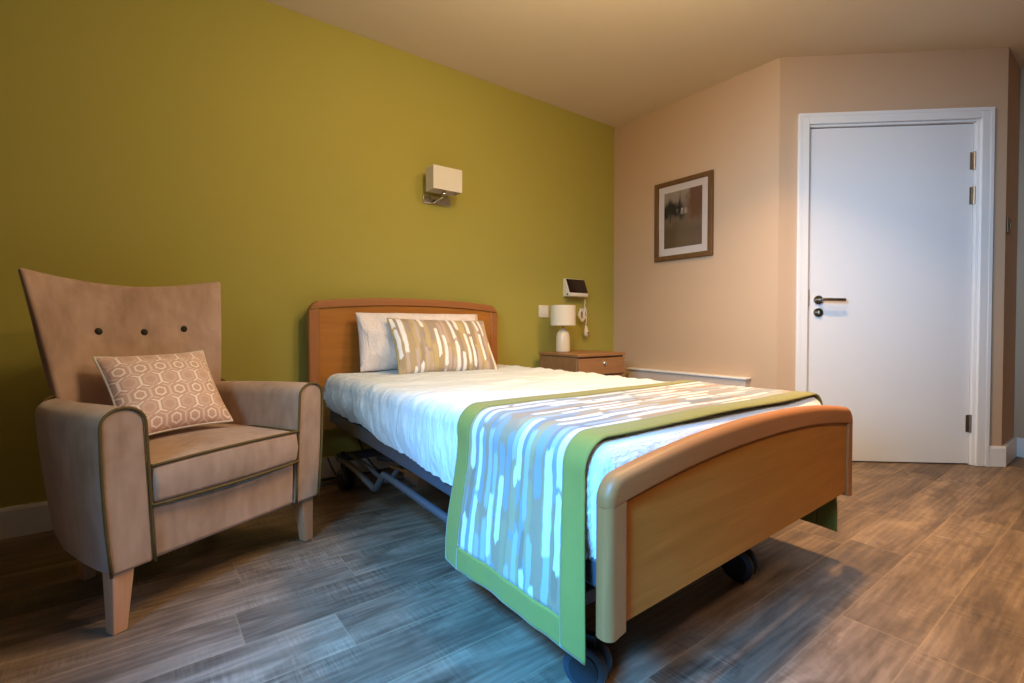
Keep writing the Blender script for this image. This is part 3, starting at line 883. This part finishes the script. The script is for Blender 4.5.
# table lamp
tl = thing('table_lamp', 'small cream ceramic table lamp with drum shade on the bedside cabinet', 'table lamp', (-.727, -.185, .6325))
MB().lathe([(.040, 0), (.047, .002), (.049, .010), (.0485, .06), (.046, .11), (.039, .137), (.026, .150), (.013, .155), (.010, .162)], seg=32).build('base', M['ceramic'], tl, smooth='all')
MB().lathe([(.006, .155), (.006, .215)], seg=12).build('stem', M['chrome'], tl, smooth=True)
MB().lathe([(.0840, .183), (.0865, .183), (.0865, .320), (.0840, .320), (.0840, .183)], seg=48, capped=False).build('lamp_shade', M['shade'], tl, smooth=True)
MB().lathe([(.002, .196), (.02, .21), (.028, .24), (.02, .268), (.002, .28)], seg=20).tube([(-.085, 0, .20), (.085, 0, .20)], .0018, 6).build('bulb', M['ceramic'], tl, smooth='all')

# socket/switch plate by the bed
s2 = thing('wall_switch', 'white double switch plate on the olive wall left of the table lamp', 'switch', (-.748, 0, .915))
MB().box(-.044, .044, -.010, -.0005, -.044, .044).build('plate', M['plastic'], s2, bevel=.003)
for dx in (-.016, .016):
    MB().box(dx - .013, dx + .013, -.014, -.010, -.020, .020).build('rocker', M['white'], s2, bevel=.002)

# nurse call terminal with tilted dark screen
nt = thing('call_terminal', 'white wall unit with tilted dark screen above the table lamp', 'call terminal', (-.460, 0, 1.089))
prof = [(0, -.062), (-.070, -.062), (-.074, -.052), (-.028, .068), (-.020, .072), (0, .072)]
MB().prism(prof, -.096, .096, 'x').build('body', M['plastic'], nt, bevel=.004)
def tilt(y, z, d):  # point on tilted front plane offset d
    k = Vector((0, -.074 + (.046) * (z + .052) / .12, z)); nn = Vector((0, -.12, -.046)).normalized(); nn = Vector((0, -.934, .358))
    return k + nn * d
sc = MB(); vs = []
for d in (.0005, .003):
    for x, z in ((-.093, -.034), (.093, -.034), (.093, .067), (-.093, .067)):
        q = tilt(0, z, d); vs.append((x, q.y, q.z))
sc.add(vs, [(3, 2, 1, 0), (4, 5, 6, 7), (0, 1, 5, 4), (1, 2, 6, 5), (2, 3, 7, 6), (3, 0, 4, 7)])
sc.build('screen', M['screen'], nt)
MB().box(-.0975, -.0945, -.055, -.043, -.052, -.040).build('side_button', M['dark'], nt)
# pendant call cord
cc = thing('call_handset', 'white pear push button on a coiled cord hanging below the wall unit', 'call button', (-.370, -.02, 1.01))
pts = [(.0, -.02, .012), (.004, -.02, -.02), (.0, -.018, -.05)]
for i in range(60):
    a = i * 2 * PI / 12
    r = .026 + .004 * math.sin(i * 1.7)
    pts.append((-.028 + .010 * math.sin(i * .37) + r * math.cos(a), -.014 - .0009 * (i % 12), -.105 - .0003 * i + r * 1.5 * math.sin(a)))
pts += [(.01, -.016, -.06), (.024, -.016, -.10), (.022, -.016, -.16), (.016, -.016, -.195)]
MB().tube(catmull(pts, 3), .0032, 6).build('cord', M['plastic'], cc, smooth='all')
MB().lathe([(.003, .045), (.009, .038), (.017, .01), (.020, -.015), (.015, -.036), (.003, -.044)], (.016, -.018, -.238), 20).build('push_button', M['plastic'], cc, smooth='all')
MB().lathe([(.006, 0), (.006, -.004), (.001, -.005)], (.016, -.0375, -.250), 12, 'y').build('button', M['frame'], cc, smooth=True)

# wall light
wl_ = thing('wall_light', 'chrome wall light with oblong cream shade on the olive wall above the bed', 'wall light', (-1.603, 0, 1.57))
MB().box(-.092, .092, -.014, -.0005, -.026, .026).build('back_plate', M['chrome2'], wl_, bevel=.003)
am = MB().tube([(-.005, -.012, 0), (-.005, -.105, 0), (-.005, -.105, .035)], .008, 12)
am.lathe([(.014, .015), (.014, .060)], (-.005, -.105, 0), 16).lathe([(.018, 0), (.018, -.012)], (-.005, -.016, 0), 16, 'y')
am.build('arm', M['chrome2'], wl_, smooth=True)
MB().lathe([(.004, .06), (.017, .075), (.020, .10), (.012, .125), (.002, .135)], (-.005, -.105, 0), 16).build('bulb', M['ceramic'], wl_, smooth='all')
sd = MB(); x0, x1, y0, y1, z0, z1 = -.097, .093, -.152, -.058, .029, .162; k = .003
sd.box(x0, x1, y0, y0 + k, z0, z1).box(x0, x1, y1 - k, y1, z0, z1).box(x0, x0 + k, y0 + k, y1 - k, z0, z1).box(x1 - k, x1, y0 + k, y1 - k, z0, z1)
sd.build('lamp_shade', M['shade'], wl_)

# picture
pc = thing('framed_picture', 'framed abstract print in brown tones hanging on the beige wall', 'picture', (0, -.634, 1.562))
PW, PH, FW, FD = .229, .281, .033, .024
f = MB()
def pbox(mb, y0, y1, z0, z1, d0, d1): mb.box(-d1, -d0, y0, y1, z0, z1)
pbox(f, -PW, PW, PH - FW, PH, .001, FD); pbox(f, -PW, PW, -PH, -PH + FW, .001, FD)
pbox(f, -PW, -PW + FW, -PH + FW, PH - FW, .001, FD); pbox(f, PW - FW, PW, -PH + FW, PH - FW, .001, FD)
f.build('frame', M['frame'], pc, bevel=.003)
m = MB(); pbox(m, -PW + FW, PW - FW, -PH + FW, PH - FW, .001, .012); m.build('mat', M['mat'], pc)
ar = MB(); Y0, Y1, Z0, Z1 = -.150, .150, -.196, .200
ar.add([(-.0126, Y1, Z0), (-.0126, Y0, Z0), (-.0126, Y0, Z1), (-.0126, Y1, Z1), (-.0121, Y1, Z0), (-.0121, Y0, Z0), (-.0121, Y0, Z1), (-.0121, Y1, Z1)],
       [(0, 1, 2, 3), (7, 6, 5, 4), (0, 4, 5, 1), (1, 5, 6, 2), (2, 6, 7, 3), (3, 7, 4, 0)], [(0, 0), (1, 0), (1, 1), (0, 1)] * 2)
ar.build('print', M['art'], pc)
g = MB(); pbox(g, -PW + FW, PW - FW, -PH + FW, PH - FW, .0135, .0155); g.build('glass', M['glass'], pc)

# cables under the head of the bed
pcb = thing('power_cable', 'loose grey cable looping on the floor below the head of the bed', 'cable', (-2.22, -.06, 0))
pts = [(-.04, .036, .118), (-.02, .030, .06), (.0, .010, .012), (-.04, -.03, .006), (-.10, -.02, .006), (-.12, .02, .006), (-.05, .025, .006), (.03, .01, .010), (.05, -.04, .006), (.0, -.06, .006), (-.10, -.05, .006), (-.13, -.0, .006), (-.08, .03, .010), (.06, .03, .006), (.20, .02, .006), (.36, .03, .006)]
MB().tube(catmull(pts, 6), .0045, 6).build('cord', M['tubem'], pcb, smooth='all')
pts = [(.10, .098, .30), (.11, .05, .20), (.14, -.02, .10), (.22, -.10, .012), (.34, -.16, .006)]
bc = MB().tube(catmull(pts, 6), .004, 6).build('mains_cable', M['dark'], None, smooth='all')
bc.location = (-2.22, -.12, 0)
tag(bc, 'black cable running down the wall behind the bed head', 'cable')

# ------------------------------------------------------------------ lights
def area(name, loc, target, size, power, col, size_y=None, spread=None, shape=None):
    ld = bpy.data.lights.new(name, 'AREA'); ld.energy = power; ld.color = col; ld.size = size
    if shape: ld.shape = shape
    if size_y: ld.shape = 'RECTANGLE'; ld.size_y = size_y
    if spread: ld.spread = math.radians(spread)
    o = bpy.data.objects.new(name, ld); COL.objects.link(o); o.location = loc
    d = Vector(target) - Vector(loc); o.rotation_euler = d.to_track_quat('-Z', 'Y').to_euler()
    return o
def point(name, loc, r, power, col):
    ld = bpy.data.lights.new(name, 'POINT'); ld.energy = power; ld.color = col; ld.shadow_soft_size = r
    o = bpy.data.objects.new(name, ld); COL.objects.link(o); o.location = loc
    return o
area('ceiling_lamp_light', (-.98, -1.80, 2.385), (-.90, -1.80, 0), .18, 26, (1, .58, .23), shape='DISK', spread=112)
point('ceiling_fill_light', (-1.30, -1.85, 2.14), .11, 14, (1, .74, .47))  # added point fill to brighten the ceiling, no pendant hangs here
point('overhead_light_b', (-1.95, -1.60, 2.06), .11, 34, (1, .76, .44))  # unseen second overhead light for the olive wall and chair, not the table lamp
area('warm_fill_light', (-.7, -3.3, 2.385), (-2.0, -1.5, .3), .30, 13, (1, .64, .40), shape='DISK', spread=100)  # added warm fill from behind the camera, towards the chair front
area('cool_bed_fill', (XW + .16, (WY0 + WY1) / 2, 1.75), (-1.8, -1.25, .55), 1.0, 9, (.48, .78, 1.0), .8, 58)  # added cool fill aimed at the bed top from the window side
WC = Vector((XW + .14, (WY0 + WY1) / 2, (WZ0 + WZ1) / 2))
area('window_light', WC + Vector((0, -.05, .48)), (-2.50, -1.78, 0), .5, 22, (.04, .38, 1.0), .5, 41)
area('daylight_fill', WC, (.25, -1.66, 1.25), .8, 7, (.36, .64, 1.0), 1.0, 34)

w = bpy.data.worlds.new('World'); SC.world = w; w.use_nodes = True
bg = w.node_tree.nodes['Background']; bg.inputs[0].default_value = (.35, .55, .9, 1); bg.inputs[1].default_value = .1

# ------------------------------------------------------------------ camera
cam = bpy.data.cameras.new('Camera'); co = bpy.data.objects.new('Camera', cam); COL.objects.link(co); SC.camera = co
cam.sensor_fit = 'HORIZONTAL'; cam.sensor_width = 36; cam.lens = 489.1 / 1024 * 36
co.location = (-3.0272, -2.6577, .8127)
co.rotation_euler = (math.radians(90 - 1.0483), 0, math.radians(-36.9823))
cam.shift_y = -6.755 / 1024
cam.clip_start = .02
SC.view_settings.view_transform = 'Standard'
try: SC.view_settings.look = 'None'
except Exception: pass
SC.view_settings.gamma = 1; SC.view_settings.exposure = 0; SC.view_settings.use_curve_mapping = False
